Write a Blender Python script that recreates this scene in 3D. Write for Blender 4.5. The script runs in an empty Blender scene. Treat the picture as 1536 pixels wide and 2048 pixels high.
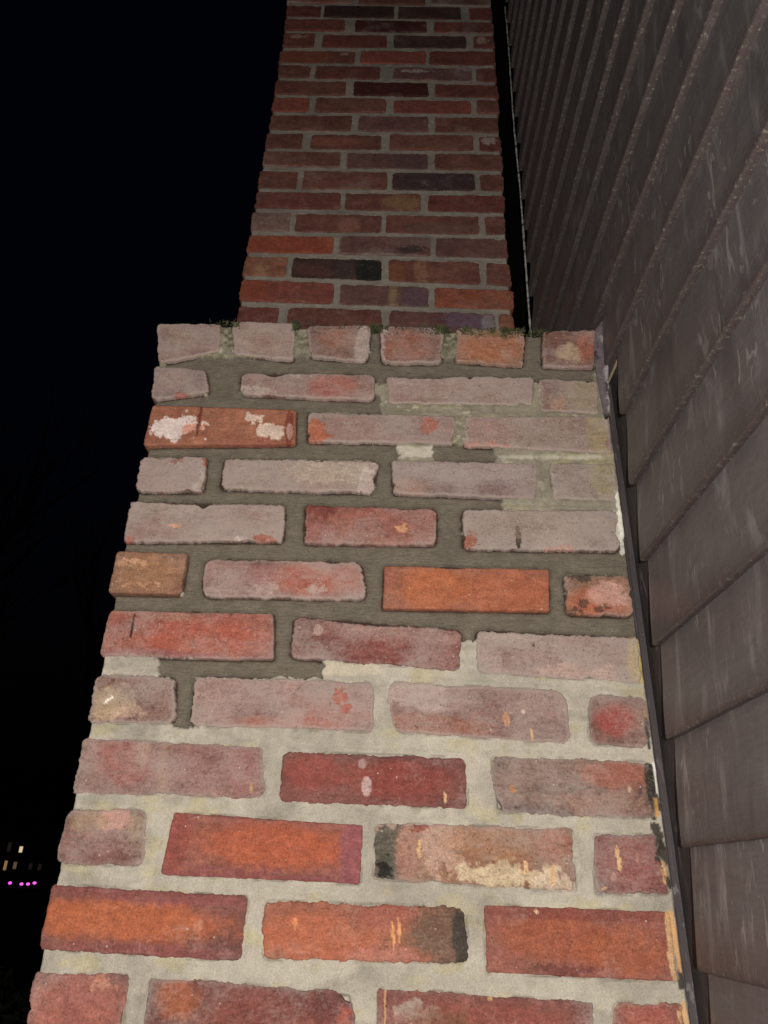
import bpy, bmesh, math, random
import numpy as np
from mathutils import Vector
random.seed(7)
SC = bpy.context.scene
COL = SC.collection

# ------------------------------------------------------------------ camera
CAM = np.array([0.33813, -0.85526, 0.07825])
ROT = (2.0420775, -0.0278087, -0.0052056)
FPX = 1472.24                      # focal length in pixels of a 1536 px wide picture
cd = bpy.data.cameras.new('camera'); cam = bpy.data.objects.new('camera', cd); COL.objects.link(cam)
cam.location = CAM; cam.rotation_euler = ROT
cd.sensor_fit = 'HORIZONTAL'; cd.sensor_width = 36.0; cd.lens = FPX / 1536 * 36.0
cd.clip_start = 0.02; cd.clip_end = 2000
SC.camera = cam
SC.render.resolution_x = 768; SC.render.resolution_y = 1024

# ------------------------------------------------------------------ night sky, very faint
world = bpy.data.worlds.new('World'); SC.world = world; world.use_nodes = True
wn = world.node_tree.nodes; wl = world.node_tree.links; wn.clear()
sky = wn.new('ShaderNodeTexSky'); sky.sky_type = 'NISHITA'; sky.sun_disc = False
sky.sun_elevation = math.radians(-4.0); sky.sun_rotation = math.radians(200)
tint = wn.new('ShaderNodeMix'); tint.data_type = 'RGBA'; tint.blend_type = 'MULTIPLY'; tint.inputs[0].default_value = 1
tint.inputs[7].default_value = (0.55, 0.7, 1.3, 1)
bg = wn.new('ShaderNodeBackground'); bg.inputs['Strength'].default_value = 0.065
wo = wn.new('ShaderNodeOutputWorld')
wl.new(sky.outputs[0], tint.inputs[6]); wl.new(tint.outputs[2], bg.inputs[0]); wl.new(bg.outputs[0], wo.inputs[0])

# the hand torch / phone flash that lit the photograph, held just behind and left of the lens
fl = bpy.data.lights.new('flash', 'POINT'); fl.energy = 76.0; fl.shadow_soft_size = 0.006; fl.color = (1.0, 0.945, 0.875)
flo = bpy.data.objects.new('flash', fl); COL.objects.link(flo)
flo.location = (0.308, -1.24, 0.05)

vs = SC.view_settings
vs.view_transform = 'Standard'; vs.look = 'None'; vs.gamma = 1; vs.exposure = 0.0; vs.use_curve_mapping = False

# ------------------------------------------------------------------ helpers
def rotm(rx, ry, rz):
    c, s = math.cos, math.sin
    X = np.array([[1,0,0],[0,c(rx),-s(rx)],[0,s(rx),c(rx)]]); Y = np.array([[c(ry),0,s(ry)],[0,1,0],[-s(ry),0,c(ry)]]); Z = np.array([[c(rz),-s(rz),0],[s(rz),c(rz),0],[0,0,1]])
    return Z @ Y @ X
RM = rotm(*ROT)
def on_y(p, Y):
    """survey: where the sight line through picture point p meets the wall plane y = Y"""
    d = RM @ np.array([(p[0]-768)/FPX, -(p[1]-1024)/FPX, -1.0]); t = (Y-CAM[1])/d[1]
    return (CAM + t*d)[[0, 2]]
def to_px(P):
    c = (P-CAM) @ RM
    return np.stack([768+FPX*c[:,0]/-c[:,2], 1024-FPX*c[:,1]/-c[:,2]], 1)

ZM = {'Z3':(200,620,2.743),'Z4':(700,620,2.56),'Z5':(180,960,2.648),'Z6':(700,960,2.477),'Y1':(120,1300,2.327),
      'Y2':(720,1300,2.259),'Y3':(20,1640,2.133),'Y4':(700,1640,2.133),'U1':(440,0,2.327),'U2':(440,320,2.327),'S':(0,0,1)}
def zp(z, x, y):
    o = ZM[z]; return (o[0]+x/o[2], o[1]+y/o[2])

def lin(h):
    if isinstance(h, str): h = tuple(int(h[i:i+2], 16) for i in (0, 2, 4))
    a = np.array(h, float)/255
    return np.where(a <= .04045, a/12.92, ((a+.055)/1.055)**2.4)

_tab = np.random.RandomState(11).rand(512, 512)
def vnoise(x, y):
    xi = np.floor(x).astype(int); yi = np.floor(y).astype(int); fx = x-xi; fy = y-yi
    fx = fx*fx*(3-2*fx); fy = fy*fy*(3-2*fy)
    a = _tab[xi % 512, yi % 512]; b = _tab[(xi+1) % 512, yi % 512]; c = _tab[xi % 512, (yi+1) % 512]; d = _tab[(xi+1) % 512, (yi+1) % 512]
    return (a*(1-fx)+b*fx)*(1-fy)+(c*(1-fx)+d*fx)*fy
def fbm(x, y, o=4, g=.5):
    r = 0; a = 1; t = 0; x = np.asarray(x, float)+37.2; y = np.asarray(y, float)+91.7
    for i in range(o):
        r = r+a*vnoise(x+i*17.3, y+i*29.1); t += a; a *= g; x = x*2.03; y = y*2.03
    return r/t*2-1                                   # about -1..1, mean 0
def soft(c, k=.32):
    m = np.dot(c, [.3, .55, .15]); return c*(1-k)+m*k
def sstep(a, b, x):
    t = np.clip((x-a)/(b-a), 0, 1); return t*t*(3-2*t)

def mesh_obj(name, V, F, mat, parent=None, loc=None, smooth=True, attrs=None):
    """V (n,3) world coordinates, F list or (m,4) array; loc = origin"""
    V = np.asarray(V, float)
    if loc is None: loc = V.mean(0)
    loc = np.asarray(loc, float)
    me = bpy.data.meshes.new(name)
    pl = parent_loc(parent)
    if isinstance(F, np.ndarray):
        m, k = F.shape
        me.vertices.add(len(V)); me.vertices.foreach_set('co', (V-loc).ravel())
        me.loops.add(m*k); me.loops.foreach_set('vertex_index', F.ravel().astype(np.int32))
        me.polygons.add(m); me.polygons.foreach_set('loop_start', np.arange(0, m*k, k, dtype=np.int32))
        try: me.polygons.foreach_set('loop_total', np.full(m, k, dtype=np.int32))
        except Exception: pass
        me.update(calc_edges=True)
    else:
        me.from_pydata([tuple(v) for v in (V-loc)], [], F); me.update()
    me.polygons.foreach_set('use_smooth', [smooth]*len(me.polygons))
    if attrs:
        for k, (ty, arr) in attrs.items():
            a = me.attributes.new(k, ty, 'POINT')
            if ty == 'FLOAT_COLOR':
                arr = np.concatenate([arr, np.ones((len(arr), 1))], 1); a.data.foreach_set('color', arr.ravel().astype(np.float32))
            else: a.data.foreach_set('value', arr.ravel().astype(np.float32))
    me.materials.append(mat)
    o = bpy.data.objects.new(name, me); COL.objects.link(o)
    o.location = Vector(loc-pl)
    if parent: o.parent = parent
    return o
def parent_loc(p):
    l = np.zeros(3)
    while p is not None:
        l += np.array(p.location); p = p.parent
    return l
def thing(name, label, cat, loc=(0,0,0), group=None):
    o = bpy.data.objects.new(name, None); COL.objects.link(o); o.location = loc
    o.empty_display_size = .1
    tag(o, label, cat, group); return o
def tag(o, label=None, cat=None, group=None, kind=None):
    if label: o['label'] = label
    if cat: o['category'] = cat
    if group: o['group'] = group
    if kind: o['kind'] = kind
    return o
def box(V, F, a, b):
    n = len(V); (x0,y0,z0), (x1,y1,z1) = a, b
    V += [(x0,y0,z0),(x1,y0,z0),(x1,y1,z0),(x0,y1,z0),(x0,y0,z1),(x1,y0,z1),(x1,y1,z1),(x0,y1,z1)]
    F += [(n,n+3,n+2,n+1),(n+4,n+5,n+6,n+7),(n,n+1,n+5,n+4),(n+1,n+2,n+6,n+5),(n+2,n+3,n+7,n+6),(n+3,n,n+4,n+7)]
def grid_faces(nu, nv, off=0):
    i = np.arange(nu-1)[:, None]; j = np.arange(nv-1)[None, :]
    a = i*nv+j
    return (np.stack([a, a+nv, a+nv+1, a+1], -1).reshape(-1, 4)+off)

# ------------------------------------------------------------------ materials
class N:
    def __init__(s, name):
        s.m = bpy.data.materials.new(name); s.m.use_nodes = True; s.t = s.m.node_tree; s.t.nodes.clear()
        s.out = s.t.nodes.new('ShaderNodeOutputMaterial'); s.b = s.t.nodes.new('ShaderNodeBsdfPrincipled')
        s.t.links.new(s.b.outputs[0], s.out.inputs[0])
    def n(s, ty, **k):
        x = s.t.nodes.new(ty)
        for a, v in k.items(): setattr(x, a, v)
        return x
    def l(s, a, b): s.t.links.new(a, b)
    def attr(s, name, out='Color'):
        x = s.n('ShaderNodeAttribute', attribute_name=name); return x.outputs[out]
    def noise(s, vec, scale, detail=4, rough=.5, dist=0):
        x = s.n('ShaderNodeTexNoise'); x.inputs['Scale'].default_value = scale; x.inputs['Detail'].default_value = detail
        x.inputs['Roughness'].default_value = rough; x.inputs['Distortion'].default_value = dist
        if vec is not None: s.l(vec, x.inputs['Vector'])
        return x.outputs[0]
    def ramp(s, v, a, b, c0=0., c1=1.):
        x = s.n('ShaderNodeMapRange'); s.l(v, x.inputs[0]); x.inputs[1].default_value = a; x.inputs[2].default_value = b
        x.inputs[3].default_value = c0; x.inputs[4].default_value = c1; return x.outputs[0]
    def math(s, op, a, b=0.):
        x = s.n('ShaderNodeMath', operation=op)
        for i, v in ((0, a), (1, b)):
            if hasattr(v, 'links'): s.l(v, x.inputs[i])
            else: x.inputs[i].default_value = v
        return x.outputs[0]
    def mix(s, f, a, b, mode='MIX'):
        x = s.n('ShaderNodeMix', data_type='RGBA', blend_type=mode)
        for i, v in ((0, f), (6, a), (7, b)):
            if hasattr(v, 'links'): s.l(v, x.inputs[i])
            elif i == 0: x.inputs[0].default_value = v
            else: x.inputs[i].default_value = (*v, 1)
        return x.outputs[2]
    def bump(s, h, strength, dist, prev=None):
        x = s.n('ShaderNodeBump'); s.l(h, x.inputs['Height']); x.inputs['Strength'].default_value = strength; x.inputs['Distance'].default_value = dist
        if prev is not None: s.l(prev, x.inputs['Normal'])
        return x.outputs[0]
    def coords(s, stretch=(1,1,1)):
        tc = s.n('ShaderNodeTexCoord'); oi = s.n('ShaderNodeObjectInfo')
        mp = s.n('ShaderNodeMapping'); s.l(tc.outputs['Object'], mp.inputs[0]); mp.inputs['Scale'].default_value = stretch
        v = s.n('ShaderNodeVectorMath', operation='SCALE'); c = s.n('ShaderNodeCombineXYZ')
        s.l(oi.outputs['Random'], c.inputs[0]); s.l(oi.outputs['Random'], c.inputs[1]); c.inputs[2].default_value = .3
        s.l(c.outputs[0], v.inputs[0]); v.inputs['Scale'].default_value = 13.7
        a = s.n('ShaderNodeVectorMath', operation='ADD'); s.l(mp.outputs[0], a.inputs[0]); s.l(v.outputs[0], a.inputs[1])
        return a.outputs[0]
    def flat(s, col, rough=.8, spec=.3, emit=None, estr=0):
        s.b.inputs['Base Color'].default_value = (*col, 1); s.b.inputs['Roughness'].default_value = rough
        s.b.inputs['Specular IOR Level'].default_value = spec
        if emit is not None:
            s.b.inputs['Emission Color'].default_value = (*emit, 1); s.b.inputs['Emission Strength'].default_value = estr
        return s.m

# brick: surveyed colours (stains, bloom, paint) come from the mesh; grain, specks and pits from the shader
g = N('old_brick'); v = g.coords()
col = g.attr('col'); bl = g.attr('bloom', 'Fac')
n1 = g.noise(v, 90, 5, .6); n2 = g.noise(v, 520, 3, .6); n3 = g.noise(v, 260, 5, .75, .6)
c = g.mix(1.0, col, g.mix(g.ramp(n1,.25,.75), (.80,.785,.77), (1.2,1.21,1.21)), 'MULTIPLY')
c = g.mix(1.0, c, g.mix(g.ramp(n2, .3, .7), (.72,.71,.70), (1.25,1.25,1.24)), 'MULTIPLY')
mq = g.n('ShaderNodeMapping'); mq.inputs['Scale'].default_value = (.4, 1, 1); g.l(v, mq.inputs[0]); n4 = g.noise(mq.outputs[0], 210, 6, .8, .8)
c = g.mix(1.0, c, g.mix(g.ramp(n4, .35, .65), (.8,.78,.77), (1.2,1.21,1.21)), 'MULTIPLY')
wh = g.math('MULTIPLY', g.ramp(g.math('ABSOLUTE', g.math('SUBTRACT', g.noise(v, 48, 4, .65, 2.2), .5)), .012, .002), g.ramp(g.noise(v, 38, 3), .5, .6))
c = g.mix(g.math('MULTIPLY', wh, .24), c, (.42,.35,.3))
blm = g.math('MULTIPLY', g.ramp(g.math('ADD', g.math('MULTIPLY', g.math('ADD', g.math('MULTIPLY', n3, .6), g.math('MULTIPLY', n4, .4)), 1.1), g.math('MULTIPLY', bl, .5)), .62, .98), .68)
c = g.mix(blm, c, (.36, .295, .265))
dark = g.ramp(g.noise(v, 380, 3, .6), .63, .69)
c = g.mix(g.math('MULTIPLY', dark, .7), c, (.05, .035, .03))
vo = g.n('ShaderNodeTexVoronoi'); vo.inputs['Scale'].default_value = 95; g.l(v, vo.inputs['Vector'])
sp = g.math('MULTIPLY', g.ramp(vo.outputs['Distance'], .1, .07), g.ramp(g.noise(v, 31, 2), .5, .56))
c = g.mix(g.math('MULTIPLY', sp, .8), c, (.5, .42, .33))
g.l(c, g.b.inputs['Base Color']); g.b.inputs['Roughness'].default_value = .88; g.b.inputs['Specular IOR Level'].default_value = .25
b1 = g.bump(n1, .5, .0022); b2 = g.bump(n3, .75, .0011, b1); b3 = g.bump(n2, .5, .0006, b2); g.l(b3, g.b.inputs['Normal'])
M_BRICK = g.m

g = N('lime_mortar'); v = g.n('ShaderNodeTexCoord').outputs['Object']
col = g.attr('col'); new = g.attr('fresh', 'Fac')
n1 = g.noise(v, 60, 6, .65); n2 = g.noise(v, 700, 3, .7)
mp = g.n('ShaderNodeMapping'); mp.inputs['Scale'].default_value = (.24, 1, 1.0); g.l(v, mp.inputs[0]); n3 = g.noise(mp.outputs[0], 330, 6, .7, 1.4)
c = g.mix(1.0, col, g.mix(g.ramp(n1,.3,.7), (.86,.855,.85), (1.13,1.13,1.13)), 'MULTIPLY')
c = g.mix(1.0, c, g.mix(g.ramp(n2, .3, .7), (.76,.76,.76), (1.2,1.2,1.19)), 'MULTIPLY')
pit = g.ramp(g.noise(v, 300, 3, .6), .66, .72); c = g.mix(g.math('MULTIPLY', pit, .35), c, (.09,.08,.065))
dk = g.math('MULTIPLY', g.ramp(n3, .42, .30), new); c = g.mix(g.math('MULTIPLY', dk, .34), c, (.045, .038, .03))
g.l(c, g.b.inputs['Base Color']); g.b.inputs['Roughness'].default_value = .93; g.b.inputs['Specular IOR Level'].default_value = .2
b1 = g.bump(n1, .6, .003); b2 = g.bump(n2, .55, .0007, b1)
st = g.math('MULTIPLY', n3, new); b3 = g.bump(st, 1.0, .0028, b2); g.l(b3, g.b.inputs['Normal'])
M_MORTAR = g.m

def paint_mat(name, base, scratch=.5, rough=.42, grime_shade=.5, stretch=(1, .12, 1)):
    g = N(name); v = g.coords(); tc = g.n('ShaderNodeTexCoord')
    m1 = g.n('ShaderNodeMapping'); m1.inputs['Scale'].default_value = stretch; g.l(v, m1.inputs[0])
    n1 = g.noise(v, 7, 5, .6); n2 = g.noise(m1.outputs[0], 260, 4, .65); n3 = g.noise(v, 420, 3, .7); n5 = g.noise(v, 24, 4, .6)
    b = np.array(base)
    c = g.mix(n1, tuple(b*.78), tuple(b*np.array([1.28, 1.2, 1.2])))
    c = g.mix(g.ramp(n5, .45, .7, 0, .35), c, tuple(b*np.array([1.15, 1.12, .98])*1.25))
    c = g.mix(1.0, c, g.mix(n2, (.7,.7,.7), (1.3,1.3,1.3)), 'MULTIPLY')
    # pale scuffs running down the board, and tiny specks
    m2 = g.n('ShaderNodeMapping'); m2.inputs['Scale'].default_value = (1, 1, .22); m2.inputs['Rotation'].default_value = (math.radians(18), 0, 0); g.l(v, m2.inputs[0])
    sc = g.math('MULTIPLY', g.ramp(g.noise(m2.outputs[0], 75, 3, .6, 1.2), .575, .64), g.ramp(g.noise(v, 7, 2), .48, .56))
    sm = g.math('MULTIPLY', g.ramp(g.noise(m2.outputs[0], 26, 4, .6, .9), .56, .68), .5); c = g.mix(sm, c, tuple(b*2.6))
    sd = g.math('MULTIPLY', g.ramp(g.noise(m2.outputs[0], 16, 5, .65, .5), .46, .34), .5); c = g.mix(sd, c, tuple(b*.5))
    sp = g.math('MULTIPLY', g.ramp(g.noise(v, 330, 1), .74, .79), g.ramp(n5, .42, .6))
    c = g.mix(g.math('MULTIPLY', sc, scratch*.6), c, (.33, .31, .29))
    c = g.mix(g.math('MULTIPLY', sp, .8), c, (.42, .38, .31))
    # lower edge (attribute 'edge'): dirt and flaking, with painted shade dimming the underside
    e = g.attr('edge', 'Fac')
    em = g.math('MULTIPLY', e, g.ramp(g.noise(v, 110, 6, .8), .30, .42)); c = g.mix(g.math('MULTIPLY', em, grime_shade), c, (.055, .041, .040))
    em2 = g.math('MULTIPLY', e, g.ramp(g.noise(v, 190, 5, .85), .575, .63)); c = g.mix(g.math('MULTIPLY', em2, grime_shade*.6), c, (.38, .34, .28))
    g.l(c, g.b.inputs['Base Color'])
    g.l(g.ramp(n3, .2, .8, rough-.07, rough+.2), g.b.inputs['Roughness']); g.b.inputs['Specular IOR Level'].default_value = .45
    b1 = g.bump(n2, .3, .0008); b2 = g.bump(n3, .4, .0005, b1); b3 = g.bump(g.noise(v, 90, 4, .7), .3, .0014, b2)
    b4 = g.bump(em, .4, .0008, b3); g.l(b4, g.b.inputs['Normal'])
    return g.m
M_CLAP = paint_mat('grey_brown_clapboard_paint', (.128, .120, .124), 1.25, .38, .85)
M_TRIM = paint_mat('dark_purple_brown_trim_paint', (.040, .033, .036), .5, .62, .4, (1, 1, .1))

# ------------------------------------------------------------------ the bricks
W = 0.64
BR = []          # dicts: q (4 world xz corners TL TR BR BL), y plane, style
PAL = dict(
 bloomy=('a3867a', '9a6a62', .75), pink=('a0746a', '8c5c54', .5), red=('a3533e', '985040', .2), orange=('b06238', 'a25432', .08),
 maroon=('8a4a40', '7a423c', .25), purple=('84605c', '785250', .4), tan=('a4704e', '96603f', .25), brown=('8a5a4a', '7c4c40', .3), dark=('5c4440', '4c3836', .1), grey=('93827a', '8c7468', .7),
 blood=('5e2826', '542423', .05))
def B(zz, TL, TR, BRc, BL, style, feats=(), rnd=.007, rag=.0022, notch=(), proud=.0, rim=0, bloom=None, y=0.0):
    f = lambda p: zp(*(p if isinstance(p[0], str) else (zz, *p)))
    q = [on_y(f(p), y) for p in (TL, TR, BRc, BL)]
    BR.append(dict(q=np.array(q), y=y, style=style, feats=list(feats), rnd=rnd, rag=rag, notch=list(notch), proud=proud, rim=rim, bloom=bloom))

b = 'b'
WHT = 'cbbcb4'; PNK = 'c48878'; CRM = 'c3b491'; DRP = 'd2a472'; SOOT = '37332f'; ORG = 'bd6035'; YEL = '9a8d55'; GRN = '5d6040'; REDP = 'b4523c'; GRY = '9c9288'
# row 1: headers
B('Z3', (312,78), (668,82), (655,230), (325,300), 'pink', [(b,.45,.6,.3,.3,'9b8472',.6,.4)], rnd=.008, bloom=.6)
B('Z3', (722,65), (1068,75), (1062,282), (735,245), 'bloomy', [(b,.5,.5,.4,.4,'a5836f',.5,.4)], rnd=.006, bloom=.6)
B('Z3', (1135,88), (1490,88), (1470,285), (1150,262), 'brown', [(b,.5,.6,.3,.3,'a5674c',.6,.3),(b,.9,.4,.14,.6,WHT,.55,.8)], rnd=.009, bloom=.6)
B('Z4', (155,85), (480,92), (470,275), (160,272), 'brown', [(b,.45,.45,.4,.4,'a86550',.6,.3),(b,.0,.4,.05,.6,WHT,.5,.8)], rnd=.009, bloom=.45)
B('Z4', (550,95), (900,110), (885,290), (540,265), 'tan', [(b,.5,.5,.5,.45,'b0673f',.7,.3),(b,.45,.88,.4,.13,GRN,.6,.8)], rnd=.006, bloom=.2)
B('Z4', (985,112), (1262,105), (1250,300), (985,292), 'brown', [(b,.5,.4,.25,.25,'bfa588',.75,.7),(b,.8,.6,.15,.4,'b0604a',.6,.5)], rnd=.005, bloom=.35)
# row 2
B('Z3', (300,308), (580,335), (600,455), (282,500), 'purple', [(b,.4,.6,.3,.3,'a07a6c',.6,.3),(b,.5,.02,.12,.06,REDP,.8,.9)], rnd=.006, bloom=.65, rim=1)
B('S', (481,746), (750,749), (750,802), (481,790), 'pink', [(b,.68,.45,.17,.5,'b05040',.75,.25),(b,.1,.15,.15,.2,WHT,.5,.9),(b,.45,.95,.1,.08,WHT,.7,.9)], rnd=.011, notch=[('t',.25,.1,.004)], bloom=.5, rim=1)
B('Z4', (185,345), (940,345), (935,490), (195,480), 'bloomy', [(b,.12,.5,.13,.5,'8e5450',.7,.3),(b,.12,.72,.1,.08,WHT,.5,.8),(b,.6,.6,.3,.4,'a98a80',.5,.3)], rnd=.006, notch=[('t',.3,.2,.003)], bloom=.65)
B('Z4', (970,355), (1262,365), (1278,535), (975,520), 'brown', [(b,.75,.5,.3,.6,'8f804c',.75,.4),(b,.28,.2,.12,.2,'bb9078',.6,.8)], rnd=.004, bloom=.6)
# row 3
B('Z3', (290,528), (1078,555), (1072,742), (240,750), 'orange', [(b,.19,.42,.17,.3,'e2cdc8',1,.95),(b,.3,.4,.07,.15,'d98a6c',.8,.8),(b,.345,.65,.012,.45,'6e2c1c',.9,.9),(b,.72,.7,.06,.16,'d9bfae',.95,.95),(b,.82,.4,.08,.2,'d9bfae',.95,.95),(b,.87,.26,.05,.12,'d9bfae',.9,.95),(b,.955,.45,.03,.5,'7a3320',.8,.9),(b,.96,.35,.02,.25,'d0a090',.6,.9)], rnd=.004, rag=.001, bloom=-.6, proud=.002)
B('S', (616,826), (911,833), (909,889), (614,884), 'pink', [(b,.05,.35,.09,.4,ORG,.85,.9),(b,.82,.65,.05,.3,'b0614c',.8,.8),(b,.5,.6,.3,.4,'8c7a74',.5,.3),(b,.3,.5,.2,.5,'93564e',.5,.3)], rnd=.006, bloom=.6)
B('Z4', (590,548), (1325,548), (1342,738), (585,700), 'bloomy', [(b,.15,.55,.2,.4,'9a6257',.6,.3),(b,.9,.5,.07,.7,'a08e4a',.85,.5),(b,.12,.05,.16,.13,PNK,.7,.8),(b,.6,.5,.3,.5,'8d7468',.6,.3)], rnd=.003, bloom=.55)
# row 4
B('Z3', (225,805), (590,805), (570,1000), (195,1000), 'bloomy', [(b,.93,.1,.06,.5,WHT,.6,.8),(b,.97,.85,.04,.2,'a5553c',.9,.9),(b,.55,.92,.08,.08,'9c4c42',.8,.9)], rnd=.008, notch=[('t',.3,.12,.003),('t',.55,.08,.004)], bloom=.7, rim=1)
B('Z3', (680,820), (1530,830), (1495,1008), (655,985), 'bloomy', [(b,.7,.65,.28,.4,'bba996',.7,.8),(b,.95,.3,.06,.5,WHT,.6,.9)], rnd=.008, rag=.003, bloom=.85, rim=1)
B('S', (784,921), (1073,927), (1074,1000), (786,988), 'purple', [(b,.5,.7,.5,.3,'a0928e',.6,.3),(b,.1,.2,.15,.25,'a56a52',.7,.4)], rnd=.005, bloom=.6)
B('S', (1096,928), (1230,929), (1234,1004), (1106,1000), 'grey', [(b,.85,.6,.25,.5,'8f864c',.75,.4)], rnd=.005, bloom=.6)
# row 5
B('Z5', (215,115), (1035,135), (1025,330), (172,330), 'bloomy', [(b,.3,.42,.04,.05,'d99a80',.9,.9),(b,.88,.1,.07,.16,'a8543e',.85,.8),(b,.04,.04,.04,.08,REDP,.8,.9),(b,.75,.02,.05,.07,WHT,.9,.9)], rnd=.006, rag=.002, notch=[('t',.48,.04,.006),('t',.4,.25,.002)], bloom=.8, rim=1)
B('S', (610,1011), (874,1018), (874,1091), (607,1088), 'red', [(b,.12,.9,.14,.2,'79332c',.8,.7),(b,.1,.2,.14,.35,'9c6664',.6,.4),(b,.9,.4,.12,.6,'a07068',.6,.4),(b,.74,.42,.045,.13,'d6946a',.95,.95)], rnd=.007, bloom=.35, rim=1, notch=[('t',.75,.15,.002)])
B('Z6', (555,145), (1330,155), (1338,355), (560,345), 'grey', [(b,.35,.32,.02,.3,'2c2722',1,.98),(b,.03,.2,.05,.2,'a2583c',.9,.9),(b,.55,.15,.1,.3,'b6a6a0',.6,.4),(b,.6,.03,.1,.07,PNK,.8,.9),(b,.5,.6,.5,.4,'9c8676',.5,.3)], rnd=.009, bloom=.7, rim=1)
# row 6
B('Z5', (148,380), (520,395), (485,612), (98,605), 'tan', [(b,.5,.5,.4,.4,'a4764e',.6,.3),(b,.25,.75,.25,.06,'d59f78',.6,.8),(b,.35,.25,.25,.04,'d59f78',.5,.8)], rnd=.005, rag=.0012, bloom=-.1, proud=.003)
B('Z5', (610,420), (1440,435), (1465,635), (592,620), 'pink', [(b,.7,.5,.32,.45,'b0563f',.8,.3),(b,.38,.35,.07,.25,'b49a92',.85,.7),(b,.7,.2,.07,.12,'b49a92',.8,.8),(b,.15,.15,.15,.1,'b49a92',.6,.8),(b,.25,.6,.25,.3,'9a5a5c',.5,.4)], rnd=.011, bloom=.5, rim=1)
B('Z6', (170,428), (985,445), (990,655), (160,640), 'orange', [(b,.3,.5,.2,.5,'b96029',.6,.4),(b,.75,.4,.3,.5,'b55b30',.5,.4)], rnd=.003, rag=.0008, bloom=-1, notch=[('t',.4,.12,.002)], proud=.001)
B('Z6', (1060,470), (1385,480), (1400,678), (1072,668), 'tan', [(b,.5,.3,.5,.35,'b3603f',.8,.4),(b,.7,.5,.35,.3,'c79486',.85,.5),(b,.2,.93,.2,.07,SOOT,.8,.9),(b,.25,.25,.08,.12,SOOT,.7,.9),(b,.55,.12,.12,.09,SOOT,.7,.9),(b,.12,.1,.09,.06,SOOT,.7,.9)], rnd=.008, bloom=.2)
# row 7
B('Z5', (105,690), (975,710), (975,955), (50,935), 'red', [(b,.55,.45,.4,.4,'b0523a',.7,.3),(b,.16,.65,.008,.3,'3a2420',.95,.95),(b,.3,.05,.3,.12,'8c5c60',.6,.4),(b,.35,.9,.15,.08,'b08a78',.5,.8)], rnd=.005, rag=.001, bloom=.25)
B('S', (588,1234), (923,1261), (922,1343), (580,1317), 'maroon', [(b,.6,.8,.4,.25,'a07a72',.75,.4),(b,.15,.72,.03,.14,'b89a90',.8,.9),(b,.6,.3,.35,.4,'8c413a',.5,.3)], rnd=.008, bloom=.35, rim=1, notch=[('t',.45,.2,.003)])
B('Z6', (625,745), (1430,785), (1445,1010), (628,955), 'bloomy', [(b,.97,.5,.05,.7,'b39a5e',.9,.6),(b,.6,.15,.25,.15,'c0a093',.7,.8),(b,.35,.72,.008,.05,SOOT,.9,.9)], rnd=.007, rag=.0025, bloom=.75)
# row 8
B('Y1', (175,110), (540,130), (532,345), (125,345), 'brown', [(b,.25,.4,.25,.42,'bca27e',.75,.5),(b,.19,.45,.035,.07,'efe6d8',1,.98),(b,.5,.65,.16,.2,'7d6258',.6,.6),(b,.45,.2,.2,.15,'c6a38e',.6,.8)], rnd=.009, rag=.003, bloom=.5)
B('Y1', (630,125), (1455,150), (1467,385), (605,355), 'pink', [(b,.3,.7,.4,.35,'a28079',.6,.4),(b,.75,.3,.25,.35,'a05040',.6,.3),(b,.81,.7,.035,.25,'b05a44',.8,.8),(b,.55,.1,.3,.15,'ae5c4c',.6,.4)], rnd=.009, bloom=.55)
B('Y2', (120,140), (925,185), (958,430), (145,372), 'pink', [(b,.15,.8,.2,.3,'bca49a',.75,.5),(b,.25,.18,.3,.2,'9c5c44',.6,.4),(b,.65,.4,.02,.15,'c79068',.8,.9),(b,.78,.15,.008,.12,DRP,.9,.9),(b,.75,.55,.012,.04,'ddc8b8',.9,.9)], rnd=.013, bloom=.5)
B('Y2', (1035,200), (1295,210), (1318,440), (1030,430), 'brown', [(b,.45,.5,.35,.3,'a1453f',.85,.4),(b,.97,.4,.05,.5,'b08c6a',.7,.7)], rnd=.013, bloom=.4)
# row 9
B('Y1', (110,410), (945,450), (955,690), (55,665), 'pink', [(b,.25,.6,.16,.4,'a04a44',.6,.4),(b,.33,.78,.04,.25,'a88a78',.7,.6),(b,.46,.4,.02,.6,'a8836a',.6,.6),(b,.7,.5,.2,.45,'8a5c58',.6,.3),(b,.93,.2,.012,.1,DRP,.8,.9),(b,.88,.5,.08,.45,'9a5a58',.5,.4)], rnd=.006, bloom=.35)
B('S', (569,1502), (932,1515), (937,1619), (558,1603), 'maroon', [(b,.15,.6,.15,.35,'9c443a',.6,.3),(b,.62,.5,.3,.4,'963c31',.6,.3),(b,.46,.35,.025,.18,'c0a09c',.9,.9),(b,.43,.8,.02,.1,'c0a09c',.6,.9),(b,.875,.2,.009,.13,DRP,1,.98)], rnd=.008, bloom=.05)
B('Y2', (592,480), (1318,505), (1342,762), (610,735), 'dark', [(b,.45,.6,.5,.5,'8a6a5c',.8,.4),(b,.8,.75,.25,.3,'a5604e',.8,.5),(b,.7,.22,.35,.25,'9c7160',.7,.5),(b,.12,.42,.022,.06,'c78a5c',.9,.9),(b,.45,.45,.4,.06,'5e4640',.5,.5),(b,.99,.6,.02,.5,SOOT,.9,.8),(b,.84,.5,.012,.07,'c09a84',.8,.9)], rnd=.005, rag=.0025, bloom=.35, notch=[('l',.1,.25,.008)])
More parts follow.
